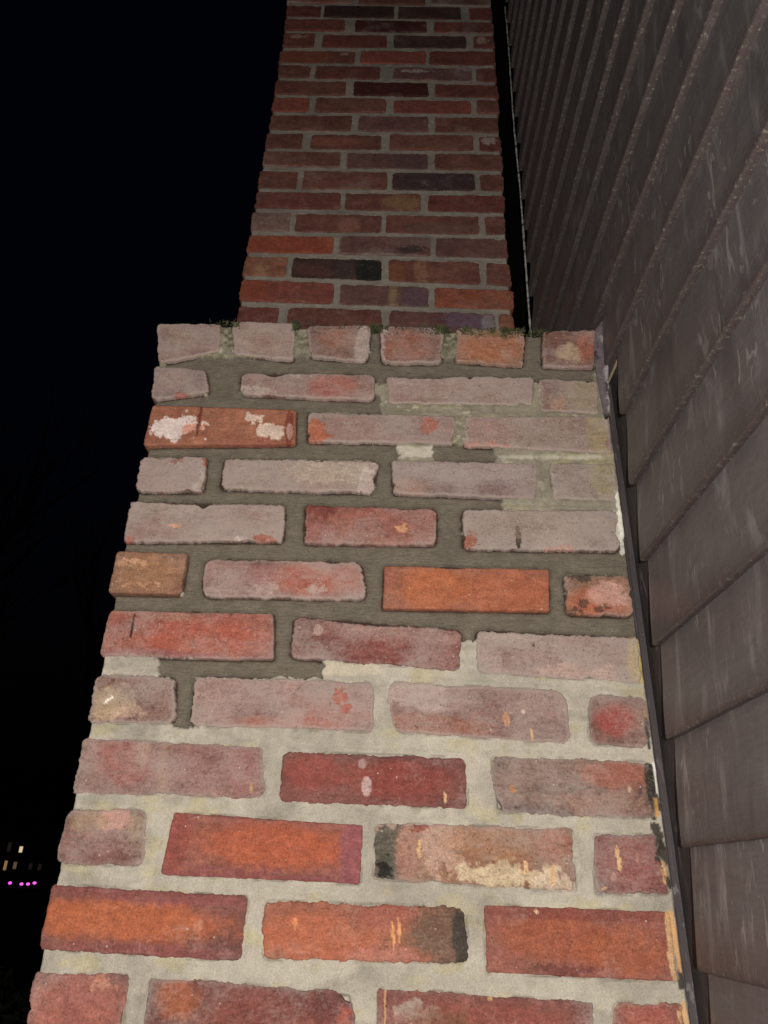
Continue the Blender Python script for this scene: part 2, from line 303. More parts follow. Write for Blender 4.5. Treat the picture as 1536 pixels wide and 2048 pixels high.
# row 10
B('S', (135,1618), (296,1620), (290,1734), (111,1729), 'brown', [(b,.6,.8,.22,.2,'d38874',.95,.6),(b,.3,.75,.2,.25,'a88355',.6,.4),(b,.9,.7,.12,.3,'927a50',.6,.5),(b,.4,.35,.4,.3,'93605c',.6,.3)], rnd=.01, bloom=.4)
B('S', (348,1624), (726,1650), (721,1769), (320,1750), 'red', [(b,.55,.55,.38,.36,'b4552f',.8,.3),(b,.95,.5,.06,.7,'96525a',.8,.6),(b,.05,.5,.06,.6,'92423a',.6,.4),(b,.5,.05,.5,.08,'87464c',.6,.5)], rnd=.003, rag=.001, bloom=-.1)
B('Y4', (105,15), (950,35), (965,308), (100,252), 'tan', [(b,.07,.5,.09,.6,'57544a',.95,.85),(b,.05,.2,.04,.16,'1c1a18',.9,.85),(b,.17,.5,.06,.55,'a5705c',.8,.4),(b,.35,.6,.12,.45,'c9a18c',.6,.95),(b,.65,.2,.25,.2,'cdb794',.85,.9),(b,.9,.12,.12,.16,'cfb8a0',.7,.9),(b,.6,.7,.25,.3,'a06c44',.6,.4),(b,.9,.75,.1,.3,'a85e48',.6,.5),(b,.225,.55,.009,.16,'d8ab78',1,.98),(b,.755,.35,.013,.12,'d8ab78',1,.98),(b,.885,.22,.014,.16,'d8ab78',1,.98),(b,.22,.92,.05,.08,'8c3f30',.8,.8)], rnd=.004, rag=.002, bloom=.3)
B('Y4', (1035,60), (1322,60), (1365,320), (1045,320), 'maroon', [(b,.5,.5,.45,.45,'9c5a56',.7,.3),(b,.33,.65,.05,.13,'d8ab78',1,.98),(b,.35,.48,.03,.1,'d8ab78',1,.98),(b,.25,.28,.05,.07,'c69a90',.8,.9),(b,.13,.04,.05,.05,'d8ab78',1,.98),(b,.97,.75,.06,.4,SOOT,.95,.8),(b,.95,.35,.03,.2,'c99a60',.9,.9),(b,.62,.6,.03,.1,'b78472',.7,.8)], rnd=.006, bloom=.3)
# row 11
B('Y3', (180,272), (1020,325), (985,605), (118,550), 'maroon', [(b,.4,.5,.5,.3,'b65f35',.95,.3),(b,.12,.5,.12,.28,'b65f35',.8,.3),(b,.5,.9,.5,.1,'95504c',.6,.4),(b,.5,.08,.5,.1,'95504c',.6,.4),(b,.77,.5,.03,.1,'c27a5c',.7,.7)], rnd=.006, rag=.0015, bloom=.0)
B('S', (527,1800), (930,1816), (941,1926), (524,1921), 'orange', [(b,.9,.5,.2,.6,'6e5444',.9,.5),(b,.97,.4,.05,.6,'3c3833',.9,.7),(b,.6,.8,.15,.3,'a1574a',.6,.4),(b,.55,.1,.2,.15,'b97565',.7,.7),(b,.25,.4,.25,.4,'c0623a',.6,.3),(b,.635,.45,.008,.2,'e09a5a',1,.97),(b,.665,.55,.008,.22,'e09a5a',1,.97),(b,.16,.62,.012,.1,'d8844c',1,.97)], rnd=.008, rag=.003, bloom=0)
B('Y4', (570,360), (1362,390), (1398,692), (580,655), 'red', [(b,.35,.55,.3,.35,'a4532f',.7,.3),(b,.75,.4,.25,.35,'a55632',.7,.3),(b,.4,.08,.2,.1,'6a3530',.7,.5),(b,.5,.9,.5,.1,'7e3a34',.6,.4),(b,.985,.5,.025,.55,'d2a574',.95,.9),(b,.28,.92,.01,.04,'e0c090',1,.9)], rnd=.003, rag=.001, bloom=.0)
# row 12 (cut by the frame)
B('S', (72,1945), (260,1949), (240,2105), (35,2100), 'pink', [(b,.5,.5,.5,.5,'ac5c4c',.7,.3),(b,.72,.85,.1,.12,'cd8a70',.8,.8)], rnd=.006, bloom=.1)
B('S', (297,1952), (705,1984), (722,2130), (280,2110), 'maroon', [(b,.15,.75,.1,.3,'a65a38',.8,.4),(b,.6,.5,.3,.4,'8c453a',.6,.3),(b,.85,.75,.1,.2,'6c3a36',.7,.6),(b,.95,.5,.04,.3,'b2523c',.7,.6)], rnd=.005, bloom=.2, notch=[('t',.98,.06,.008)])
B('S', (756,1975), (1188,2003), (1190,2150), (752,2130), 'maroon', [(b,.15,.72,.08,.14,'a59a8c',.9,.9),(b,.24,.7,.05,.08,'a59a8c',.8,.9),(b,.5,.6,.4,.3,'9a4c3c',.6,.3),(b,.52,.97,.01,.05,DRP,1,.9),(b,.035,.7,.005,.3,DRP,1,.9),(b,.3,.55,.15,.2,'7c5a3c',.5,.5)], rnd=.004, bloom=.15)
B('S', (1227,2003), (1366,2008), (1388,2160), (1222,2155), 'red', [(b,.5,.5,.4,.5,'b0584a',.6,.3),(b,.97,.5,.04,.5,'d2a574',.9,.9)], rnd=.005, bloom=.2)
NLOW = len(BR)

# upper stack, set back behind the shoulder
YU = 0.43338
UL = [(580,9),(571,37),(567,65),(563,99),(557,129),(551,159),(545,193),(540,228),(533,264),(527,301),(524,337),(517,382),(509,421),(500,467),(494,509),(485,556),(479,608),(470,664)]
UR = [(979,14),(981,44),(983,71),(985,101),(988,135),(991,168),(994,200),(997,232),(1000,271),(1001,307),(1003,346),(1007,387),(1012,431),(1014,475),(1018,522),(1024,578),(1027,625),(1031,682)]
URows = [
 ('U1', [(310,470),(485,810),(830,1120),(1160,1262)], ['maroon','dark','dark','maroon']),
 ('U1', [(300,580),(630,962),(995,1265)], ['maroon','blood','maroon']),
 ('U1', [(295,440),(475,778),(808,1148),(1178,1270)], ['maroon','maroon','dark','maroon']),
 ('U1', [(275,630),(655,958),(975,1275)], ['brown','red','maroon']),
 ('U1', [(270,420),(445,745),(805,1172),(1192,1278)], ['brown','maroon','purple','maroon']),
 ('U1', [(255,585),(620,968),(1000,1288)], ['brown','blood','maroon']),
 ('U1', [(245,415),(445,772),(808,1170),(1195,1290)], ['red','brown','red','brown']),
 ('U1', [(232,612),(645,968),(1000,1290)], ['brown','purple','brown']),
 ('U1', [(212,385),(422,752),(790,1178),(1205,1303)], ['brown','brown','brown','maroon']),
 ('U1', [(200,560),(590,968),(1000,1308)], ['brown','purple','brown']),
 ('U2', [(180,362),(385,778),(803,1185),(1210,1312)], ['brown','brown','dark','brown']),
 ('U2', [(165,562),(583,935),(968,1318)], ['maroon','brown','maroon']),
 ('U2', [(145,328),(350,752),(772,1205),(1235,1318)], ['grey','brown','brown','brown']),
 ('U2', [(130,530),(560,980),(1005,1330)], ['orange','purple','purple']),
 ('U2', [(112,310),(335,752),(785,1208),(1238,1345)], ['tan','dark','brown','brown']),
 ('U2', [(95,530),(560,970),(1000,1360)], ['red','purple','orange']),
 ('U2', [(80,272),(315,752),(788,1280),(1300,1362)], ['maroon','brown','purple','tan'])]
UF = {(0,1):[(b,.5,.5,.5,.5,'3a2624',.7,.3)],(2,3):[(b,.4,.6,.25,.3,'c0a090',.7,.8)],(2,0):[(b,.5,.75,.3,.15,'c0a090',.6,.8)],(4,2):[(b,.3,.7,.2,.12,WHT,.6,.9),(b,.9,.9,.1,.06,WHT,.6,.9)],
      (3,0):[(b,.3,.5,.4,.5,'9a5234',.7,.4),(b,.85,.7,.06,.1,WHT,.5,.9)],(8,3):[(b,.4,.7,.3,.3,WHT,.6,.9)],(8,1):[(b,.3,.5,.4,.3,'a9634c',.5,.4)],(10,2):[(b,.5,.5,.6,.6,'4e3a42',.7,.4)],
      (11,1):[(b,.75,.5,.25,.45,'9c7750',.8,.6)],(12,1):[(b,.62,.4,.13,.4,'a87060',.7,.4)],(12,2):[(b,.6,.3,.4,.3,'7a6050',.5,.4)],(13,1):[(b,.78,.3,.16,.2,'40383c',.8,.7)],(13,0):[(b,.5,.4,.5,.5,'a8462c',.6,.4)],
      (14,1):[(b,.86,.5,.17,.8,'2b2a28',1,.9),(b,.6,.5,.12,.8,'4e4240',.7,.6),(b,.25,.4,.2,.3,'70443f',.6,.4)],(14,2):[(b,.35,.5,.08,.5,'b07c5c',.6,.5),(b,.1,.4,.1,.5,'9a5a38',.6,.5)],(14,0):[(b,.45,.3,.2,.3,'b58a68',.7,.5)],
      (15,0):[(b,.15,.5,.17,.5,'a04f34',.8,.7),(b,.6,.3,.25,.2,'8a4a44',.6,.5)],(15,1):[(b,.6,.5,.05,.8,'a58862',.75,.6),(b,.85,.4,.16,.5,'705260',.9,.6),(b,.75,.9,.06,.1,'685058',.8,.6)],(16,2):[(b,.75,.6,.25,.4,'76607a',.7,.6),(b,.95,.5,.08,.5,'a8a0a0',.6,.7)],(9,1):[(b,.8,.5,.25,.5,'5d4a50',.5,.4)]}
def interp_at(L, R_, x): return L[1]+(R_[1]-L[1])*(x-L[0])/(R_[0]-L[0])
for r, (z, spans, sty) in enumerate(URows):
    for k, (a, c_) in enumerate(spans):
        xa = zp(z, a, 0)[0]; xb = zp(z, c_, 0)[0]
        j0L, j0R, j1L, j1R = UL[r], UR[r], UL[r+1], UR[r+1]
        ta, tb = interp_at(j0L, j0R, xa), interp_at(j0L, j0R, xb); ba, bb = interp_at(j1L, j1R, xa), interp_at(j1L, j1R, xb)
        h = .10
        q = [on_y(p, YU) for p in ((xa, ta+(ba-ta)*h), (xb, tb+(bb-tb)*h), (xb, bb-(bb-tb)*h), (xa, ba-(ba-ta)*h))]
        q = np.array(q); xm0, xm1 = (q[0,0]+q[3,0])/2, (q[1,0]+q[2,0])/2
        q[[0,3],0] = xm0; q[[1,2],0] = xm1
        if k == len(spans)-1: q[[1,2],0] += .004
        BR.append(dict(q=q, y=YU, style=sty[k], feats=UF.get((r,k), []), rnd=random.uniform(.004,.010), rag=.003, notch=[], proud=random.uniform(-.001,.003), rim=0, bloom=random.uniform(-.35,.12)))
pitch = .0749
def generic_rows(y, ztop, n, x0, x1, par):
    for r in range(n):
        zt = ztop-r*pitch; x = x0; first = True; half = (r+par) % 2
        while x < x1-.03:
            L = .098 if (first and half) else .203
            xe = min(x+L, x1); first = False
            if x1-xe < .045: xe = x1
            q = np.array([(x, zt-.007), (xe, zt-.007), (xe, zt-.067), (x, zt-.067)])+np.random.RandomState(abs(r*7+int(x*90))).uniform(-.0015,.0015,(4,2))
            BR.append(dict(q=q, y=y, style=random.choice(['red','maroon','brown','pink','orange','purple']), feats=[], rnd=random.uniform(.004,.009), rag=.002, notch=[], proud=0, rim=0, bloom=random.uniform(0,.5), cheap=1))
            x = xe+.014
generic_rows(0.0, -pitch*1.02, 18, 0.0, W, 0)          # below the frame, down to the ground
zu_top = on_y(UL[0], YU)[1]
generic_rows(YU, zu_top+pitch*7, 7, -.016, .603, 0)   # above the frame
ZG = -pitch*1.02-18*pitch                              # ground level at the foot of the chimney

chimney = thing('chimney', 'weathered red brick chimney with a mossy stepped shoulder, partly repointed in fresh grey mortar', 'chimney', (.31, .3, ZG))

STAINS = [((1296,1535),(1302,1580),.011,SOOT),((1303,1580),(1312,1612),.012,SOOT),((1303,1600),(1308,1636),.0045,SOOT),((1310,1655),(1320,1690),.010,SOOT),((1318,1690),(1330,1722),.010,SOOT),((1322,1722),(1340,1775),.005,SOOT),
 ((1280,1305),(1283,1350),.004,SOOT),((1290,1440),(1298,1495),.004,SOOT),((1359,1925),(1364,1972),.006,SOOT),((1232,985),(1240,1030),.004,'e6e2d6'),((1240,1025),(1248,1100),.008,'e6e2d6'),
 ((1307,1528),(1313,1562),.004,'e6e2d6'),((1313,1560),(1317,1585),.004,'e6e2d6'),((1311,1600),(1313,1630),.005,'c99a60'),((1325,1725),(1331,1750),.004,'d2a574'),((1340,1830),(1352,1880),.008,'d2a574'),((1352,1880),(1362,1940),.006,'d2a574'),
 ((1278,1290),(1286,1360),.010,'b8a468'),((1283,1225),(1288,1262),.003,'d8d2c4'),((1366,2010),(1374,2048),.006,'d2a574')]
def stain(C, x, z):
    w = fbm(x/.006+3, z/.008+8, 4, .65); w2 = fbm(x/.0025, z/.003, 3)
    for p0, p1, wd, hx in STAINS:
        a = on_y(p0, 0); b_ = on_y(p1, 0); e = b_-a
        t = np.clip(((x-a[0])*e[0]+(z-a[1])*e[1])/(e@e), 0, 1)
        dd = np.hypot(x-a[0]-t*e[0], z-a[1]-t*e[1])+w*.35*wd+w2*.12*wd
        mk = (sstep(wd*.5+.0006, wd*.5-.0006, dd)*.93)[..., None]
        C = C*(1-mk)+lin(hx)*.9*mk
    return C
def make_brick(d, idx, parent=chimney):
    rs = np.random.RandomState(idx*13+5)
    q = d['q'].copy(); TL, TR, BRc, BL = q
    Lx = (np.linalg.norm(TR-TL)+np.linalg.norm(BRc-BL))/2; Lz = (np.linalg.norm(TL-BL)+np.linalg.norm(TR-BRc))/2
    cheap = d.get('cheap'); upper = d['y'] > .1
    st = .008 if cheap else (.0034 if upper else .0015)
    R = min(.0028, Lx*.2)
    def ax(L):
        n = max(4, int(L/st)); t = np.linspace(0, 1, n)
        e = np.array([0, .0006, .0015, .003])/L if not cheap else np.array([0, .002])/L
        t = np.concatenate([e, t[(t > e[-1]*1.3) & (t < 1-e[-1]*1.3)], 1-e[::-1]]); return t
    u = ax(Lx); v_ = ax(Lz); nu, nv = len(u), len(v_)
    U, V = np.meshgrid(u, v_, indexing='ij')
    X = (U-.5)*Lx; Z = (V-.5)*Lz
    # round the corners (square corner -> arc)
    r = min(d['rnd']*1.0, Lz*.45); hx, hz = Lx/2, Lz/2
    ca = (np.abs(X)-(hx-r))/r; cb = (np.abs(Z)-(hz-r))/r
    m = (ca > 0) & (cb > 0)
    rad = np.sqrt(ca**2+cb**2)+1e-9; k = np.maximum(ca, cb)/rad
    X = np.where(m, np.sign(X)*((hx-r)+ca*k*r), X); Z = np.where(m, np.sign(Z)*((hz-r)+cb*k*r), Z)
    Un = X/Lx+.5; Vn = Z/Lz+.5
    P = (TL[None,None]*(1-Un)[...,None]+TR[None,None]*Un[...,None])*Vn[...,None]+(BL[None,None]*(1-Un)[...,None]+BRc[None,None]*Un[...,None])*(1-Vn)[...,None]
    # ragged outline, fading inwards
    rag = d['rag']; o1, o2 = rs.uniform(0, 300, 2)
    def edge_off(s, L, seed):
        a = s*L/.022; bq = s*L/.006
        return (fbm(a+seed, seed*1.7+0*a, 3)*.95+fbm(bq+seed*2, seed*.3+0*bq, 3)*.6+fbm(bq*2.7+seed, seed*.9+0*bq, 3)*.55)*rag
    eL = edge_off(V, Lz, o1); eR = edge_off(V, Lz, o1+50); eT = edge_off(U, Lx, o2); eB = edge_off(U, Lx, o2+77)
    notches = list(d['notch'])
    if rag >= .002 and not cheap:
        rag = rag*1.15
        for k in range(2 if upper else 5): notches.append(('tblr'[rs.randint(4)], rs.rand(), rs.uniform(.03, .12), rs.uniform(-.0012, .0036)))
    for (side, c0, w0, dep) in notches:
        if side == 't': eT = eT+dep*np.exp(-((U-c0)/w0)**2*2)
        if side == 'b': eB = eB+dep*np.exp(-((U-c0)/w0)**2*2)
        if side == 'r': eR = eR+dep*np.exp(-((V-c0)/(w0*2))**2*2)
        if side == 'l': eL = eL+dep*np.exp(-((V-c0)/w0)**2*2)
    f = lambda t, L: np.clip(1-t*L/.022, 0, 1)**1.5
    if rag > 0:
        P[..., 0] += eL*f(U, Lx)-eR*f(1-U, Lx)
        P[..., 1] += -eT*f(1-V, Lz)+eB*f(V, Lz)
    dist = np.minimum(np.minimum(U, 1-U)*Lx, np.minimum(V, 1-V)*Lz)
    qx, qz = np.abs(X)-(hx-r), np.abs(Z)-(hz-r)
    dist = np.clip(r-np.minimum(np.maximum(qx, qz), 0)-np.hypot(np.maximum(qx, 0), np.maximum(qz, 0)), 0, None)
    dd = np.clip(dist/R, 0, 1); h = -R*(1-np.sqrt(np.clip(1-(1-dd)**2, 0, 1)))
    px_, pz_ = P[..., 0], P[..., 1]
    h = h+fbm(px_/.03+o1, pz_/.03+o2, 4)*.0011*(dd)+fbm(px_/.007+o2, pz_/.007+o1, 3)*.0004*dd
    Y = d['y']-.0022-d['proud']-h
    # colours
    c1, c2, bl = PAL[d['style']]; jit = 1+rs.uniform(-.07, .07)
    c1, c2 = soft(lin(c1)*.9*jit), soft(lin(c2)*.9*jit)
    if upper: c1, c2 = c1*np.array([1.06,.86,.82]), c2*np.array([1.0,.80,.78])
    if d['bloom'] is not None: bl = d['bloom']
    nn = sstep(-.45, .45, fbm(px_/.05+o2, pz_/.03+o1, 5, .6))[..., None]
    C = c1*nn+c2*(1-nn)
    n2 = fbm(px_/.018+o1*2, pz_/.012+o2, 4, .65)
    C = C*(1+.22*n2[..., None])
    C = C*(1+.13*fbm(px_/.006+o1, pz_/.06+o2, 4)[..., None]+.10*fbm(px_/.06+o2, pz_/.002+o1, 3)[..., None])
    n3 = sstep(.15, .6, fbm(px_/.035+o1*3, pz_/.02+o2*2, 4, .6))[..., None]
    C = C*(1-.35*n3)+lin('8a5548' if idx % 2 else '7c5f52')*.35*n3
    w1 = fbm(px_/.012+7+o1, pz_/.012+o2, 4, .6); w2 = fbm(px_/.012+99+o1, pz_/.012+40+o2, 4, .6)
    w3 = fbm(px_/.0045+7+o2, pz_/.0045+o1, 4, .6); w4 = fbm(px_/.0045+57+o2, pz_/.0045+o1+31, 4, .6)
    B_ = np.full(U.shape, float(bl))+.55*fbm(px_/.04+o2*2, pz_/.03+o1, 4)
    edgeb = sstep(.005, .0, dist)*(.75 if bl > .4 else .35) if bl > .1 else 0
    B_ = B_+edgeb
    for ft in d['feats']:
        _, fu, fv, ru, rv, hexc, s, hard = ft
        big = ru > .03
        warp = (.75 if hard > .4 else .28) if big else .3
        wx = (w1*.010+w3*.006)*(1 if hard > .4 else .4)/Lx if big else w2*.0012/Lx; wz = (w2*.008+w4*.006)*(1 if hard > .4 else .35)/Lz if big else w1*.0012/Lz
        e = np.sqrt(((U+wx-fu)/ru)**2+((V+wz-fv)/rv)**2)+warp*(w1*.6+.5*w3)
        wd = 1.05-hard
        mk = sstep(1+wd*.5, 1-wd*.5, e)*s
        if hard > .75 and ru > .03: mk = mk*sstep(-.75, .0, fbm(px_/.0045+o1, pz_/.0045+o2, 3)+.3*(1-e)+.35)
        C = C*(1-mk[..., None])+soft(lin(hexc)*.9, .14)*mk[..., None]
        B_ = B_*(1-mk*.8) if hard > .6 else B_
    if d['rim']:
        rim = sstep(.0028, .0008, dist+.0016*w1+.0008*w3)*.7*sstep(-.5, .2, w1+.4*(V-.5))
        up = sstep(.4, .9, V)*.0
        C = C*(1-rim[..., None])+lin('6a3a30')*.8*rim[..., None]; B_ = B_*(1-rim)
    if d['y'] < .1 and d['q'][:,0].max() > .6: C = stain(C, px_, pz_)
    C = np.clip(C, .003, .9)
    # vertices: front grid plus a rim going back into the wall
    Vt = np.stack([px_, Y, pz_], -1).reshape(-1, 3); Ca = C.reshape(-1, 3); Ba = B_.ravel()
    F = grid_faces(nu, nv)
    ring = [i*nv for i in range(nu)]+[(nu-1)*nv+j for j in range(1, nv)]+[i*nv+nv-1 for i in range(nu-2, -1, -1)]+[j for j in range(nv-2, 0, -1)]
    ring = np.array(ring); nr = len(ring)
    deep = .095 if Lx > .13 else .2
    parts = [Vt]; cc = [Ca]; bb = [Ba]; prev = ring; off = len(Vt)
    for kk, yb in enumerate((d['y']+.012, d['y']+deep)):
        rg = Vt[ring].copy(); rg[:, 1] = yb; parts.append(rg); cc.append(Ca[ring]*.9); bb.append(Ba[ring])
        cur = np.arange(off, off+nr); nx = np.roll(np.arange(nr), -1)
        F = np.concatenate([F, np.stack([prev, cur, cur[nx], prev[nx]], 1)[:, ::-1]]) if False else np.concatenate([F, np.stack([prev, cur, cur[nx], prev[nx]], 1)])
        prev = cur; off += nr
    cx = np.array([[Vt[ring][:, 0].mean(), d['y']+deep, Vt[ring][:, 2].mean()]])
    parts.append(cx); cc.append(Ca[ring][:1]); bb.append(Ba[ring][:1])
    nx = np.roll(np.arange(nr), -1)
    F = np.concatenate([F, np.stack([prev[::2], np.full(len(prev[::2]), off), prev[(np.arange(0, nr, 2)+2) % nr], prev[(np.arange(0, nr, 2)+1) % nr]], 1)])
    Vt = np.concatenate(parts); Ca = np.concatenate(cc); Ba = np.concatenate(bb)
    loc = np.array([q[:, 0].mean(), d['y'], q[:, 1].mean()])
    return mesh_obj('brick', Vt, F[:, ::-1], M_BRICK, parent, loc, True, {'col': ('FLOAT_COLOR', Ca), 'bloom': ('FLOAT', Ba)})

BL = {10: 'orange brick with white paint scabs', 19: 'grey brick with a black paint drip', 22: 'smooth clean orange brick', 23: 'short orange brick with black specks and a pale patch', 24: 'red brick with a short black crack',
      32: 'dark red brick with a small white splash', 33: 'sooty brown brick with a chipped lower left corner', 35: 'large red brick with a purple right end', 36: 'tan brick with a black left end, cream crust and tan drips',
      37: 'short maroon brick with tan paint drips', 38: 'purple-edged brick with an orange middle', 39: 'orange brick with a burnt black right end', 40: 'red brick with a tan painted right edge'}
for i, d in enumerate(BR):
    ob = make_brick(d, i)
    if i in BL: ob['label'] = BL[i]

# left flank: plain bricks running back from the corner bricks (seen only from the side)
def flank(x, y0, y1, rows, seed):
    rs = random.Random(seed)
    for (zc, hz, start) in rows:
        y = start+.014
        while y < y1-.03:
            ye = min(y+.203, y1); n = 8
            Vv = []; Ff = []; box(Vv, Ff, (x, y, zc-hz), (x+.09, ye, zc+hz))
            bm = bmesh.new()
            vv = [bm.verts.new(p) for p in Vv]
            for f_ in Ff: bm.faces.new([vv[i] for i in f_])
            bmesh.ops.bevel(bm, geom=[e for e in bm.edges], offset=.004, segments=2, affect='EDGES')
            V2 = [tuple(v.co) for v in bm.verts]; bm.verts.index_update(); F2 = [tuple(v.index for v in f.verts) for f in bm.faces]; bm.free()
            c1 = lin(PAL[rs.choice(['red','maroon','brown','pink','purple'])][0])*.9
            mesh_obj('brick', V2, F2, M_BRICK, chimney, None, True, {'col': ('FLOAT_COLOR', np.tile(c1, (len(V2), 1))), 'bloom': ('FLOAT', np.full(len(V2), rs.uniform(0, .5)))})
            y = ye+.014
def row_left(sub):
    """left-most brick of every row"""
    out = []
    for d in sub:
        if d['q'][0, 0] < .03 and d['q'][3, 0] < .03: out.append(d)
    return out
SIDE_D = .95
rl = [d for d in row_left(BR[:NLOW])]; ru = [d for d in row_left(BR[NLOW:]) if d['y'] > .1]
gl = [d for d in row_left(BR[NLOW:]) if d['y'] < .1][:5]
for d in rl+gl+ru:
    q = d['q']; L = abs(q[1,0]-q[0,0]); dep = .095 if L > .13 else .2
    xx = q[[0,3],0].mean()+.001
    flank(xx, d['y'], SIDE_D if d['y'] < .1 else SIDE_D-.01, [(q[:,1].mean(), (q[0,1]-q[3,1])/2, d['y']+dep)], int(q[0,1]*1000))

# ------------------------------------------------------------------ mortar
NEW = [(330,716,1190,762),(1050,660,1086,745),(742,652,761,725),(412,735,482,812),(300,792,758,822),(592,815,617,895),(290,886,792,915),(868,890,985,928),
       (412,905,442,1000),(752,918,786,1010),(250,982,1002,1020),(568,1005,611,1095),(872,1010,922,1112),(200,1080,1275,1148),(370,1100,412,1215),(730,1120,770,1225),(1095,1140,1130,1240),(1255,1110,1290,1270),
       (200,1190,760,1250),(740,1205,1285,1275),(548,1225,585,1330),(318,1318,645,1352),(352,1330,386,1450)]
def make_mortar(y0, xl, xr, zlo, zhi, step, bricks, yback):
    z = np.arange(zlo, zhi+step, step); s = np.arange(0, 1+1e-9, step/.64)
    nb = 8
    XL = xl(z); XR = xr(z)
    cols = []
    for k in range(nb): t = k/nb; cols.append((XL, np.full(len(z), yback+(y0+.006-yback)*t), 1))
    for t in s: cols.append((XL+(XR-XL)*t, np.full(len(z), y0), 0))
    for k in range(1, 4): cols.append((XR, np.full(len(z), y0+(yback-y0)*k/3), 1))
    nu = len(cols); nv = len(z)
    X = np.stack([c[0] for c in cols]); Y = np.stack([c[1] for c in cols]); side = np.stack([np.full(nv, c[2]) for c in cols]); Z = np.tile(z, (nu, 1))
    pj = to_px(np.stack([X.ravel(), np.full(X.size, y0), Z.ravel()], 1)); PX = pj[:, 0].reshape(X.shape); PY = pj[:, 1].reshape(X.shape)
    # signed distance to the nearest brick outline (negative inside)
    D = np.full(X.shape, .03)
    for d in bricks:
        q = d['q']; mnx, mxx, mnz, mxz = q[:,0].min()-.03, q[:,0].max()+.03, q[:,1].min()-.03, q[:,1].max()+.03
        jz = np.where((z > mnz) & (z < mxz))[0]
        if len(jz) == 0: continue
        sl = (slice(None), slice(jz[0], jz[-1]+1)); x_ = X[sl]; z_ = Z[sl]
        pts = [q[0], q[1], q[2], q[3]]; dm = None
        for a, b_ in zip(pts, pts[1:]+pts[:1]):
            e = b_-a; nrm = np.array([-e[1], e[0]])/np.linalg.norm(e)
            dl = (x_-a[0])*nrm[0]+(z_-a[1])*nrm[1]; ds = ds+[dl] if dm is not None else [dl]; dm = dl if dm is None else np.maximum(dm, dl)
        rr = d['rnd']*1.0
        for da, db in zip(ds, ds[1:]+ds[:1]):
            m_ = (da > -rr) & (db > -rr); dm = np.where(m_, np.maximum(dm, np.hypot(da+rr, db+rr)-rr), dm)
        D[sl] = np.minimum(D[sl], dm)
    nz1 = fbm(X/.02, Z/.02, 4); nz2 = fbm(X/.006+50, Z/.006+9, 4, .6); nz3 = fbm(X/.06+5, Z/.05+70, 4)
    new = np.zeros(X.shape)
    if y0 < .1:
        jx, jy = 12*nz2+9*nz1, 8*nz2+6*nz1
        for (a, t_, c_, b_) in NEW:
            inside = np.minimum(np.minimum(PX+jx-a+(8 if c_-a < 60 else 0), c_-PX-jx+(8 if c_-a < 60 else 0)), np.minimum(PY+jy-t_+4, b_+4-PY-jy))
            new = np.maximum(new, sstep(-1.2, 1.2, inside))
    joint = sstep(-.004, .004, D)
    hollow = (.0022+.0013*new)+.0012*sstep(.0, .007, D)*new+.0013*nz1+.0007*nz2-.0016*sstep(.0, .006, D)*(1-new)
    hollow = hollow+.0014*sstep(.002, .0, D)*new
    flush = -.0007+.0013*nz2+.0010*nz1                    # old mortar lies almost flush and laps raggedly over the arrises
    hollow = hollow*new+(1-new)*np.where(D < .006, flush, flush+.0007)
    hollow = hollow+.009*sstep(-.0018, -.0052, D+.0012*nz2)
    Yo = Y+np.where(side > 0, 0, hollow)
    X = X+np.where(side > 0, .002*nz1, 0)
    old = lin('bcb4a6')*.86; oldg = lin('98907f')*.86; nw = lin('7a7265')*.9
    t = sstep(-.3, .5, nz3)[..., None]
    # older joints are buff low down and greenish grey near the weathered shoulder
    ht = sstep(.3, .62, Z)[..., None]; base_old = (old*(1-ht)+oldg*ht) if y0 < .1 else lin('a89e94')*.88*np.ones(3)
    C = base_old*(1-.22*t)
    yl = (sstep(.25, .55, fbm(X/.035+200, Z/.02+31, 4))*.4)[..., None]
    if y0 < .1: C = C*(1-yl)+lin('b3a878')*.9*yl
    gd = (sstep(.2, .55, fbm(X/.03+400, Z/.015+3, 4))*.42)[..., None]; C = C*(1-gd)+lin('8a8478')*.85*gd
    if y0 < .1:
        wht = (sstep(.3, .5, fbm(X/.012+20, Z/.008+303, 4))*.5*sstep(.45, .7, Z))[..., None]; C = C*(1-wht)+lin('c4bda4')*wht
        moss = (sstep(.735, .835, Z+.03*nz1)*sstep(-.15, .4, nz2+.3*nz1)*.85*(1-new))[..., None]; C = C*(1-moss)+lin('3f4426')*.8*moss
        mot = (sstep(.1, .5, nz2)*sstep(.4, .7, Z)*.45)[..., None]; C = C*(1-mot)+lin('6a6552')*.8*mot
        for (a, t_, c_, b_, hx) in ((790,893,872,916,'d5cdbd'),(985,911,1200,919,'c9c4b2'),(1232,985,1262,1105,'e6e2d6'),(645,1325,760,1350,'c9bfaa')):
            ins = np.minimum(np.minimum(PX+18*nz1+12*nz2-a, c_-PX+16*nz1-12*nz2), np.minimum(PY+5*nz2-t_, b_-PY+6*nz2)); mk = (sstep(-3, 4, ins)*.72*(1-new))[..., None]; C = C*(1-mk)+lin(hx)*.85*mk
    crk = (sstep(.0016, .0004, np.abs(D-.0002+.0007*nz2))*sstep(-.1, .35, nz1)*.55)[..., None]; C = C*(1-crk)+lin('5a5044')*.8*crk
    n_ = new[..., None]; Cn = nw*(1+.12*nz1[..., None])
    edge_dk = (np.maximum(sstep(.0024, .0014, D+.0013*nz2)*.9, sstep(.007, .001, D+.003*nz2)*.3))[..., None]; Cn = Cn*(1-edge_dk)+lin('44332a')*.8*edge_dk  # fresh mortar turns darker brown close to the brick outlines
    C = C*(1-n_)+Cn*n_
    if y0 < .1: C = stain(C, X, Z)
    C = np.clip(C, .004, .9)
    Vt = np.stack([X, Yo, Z], -1).reshape(-1, 3)
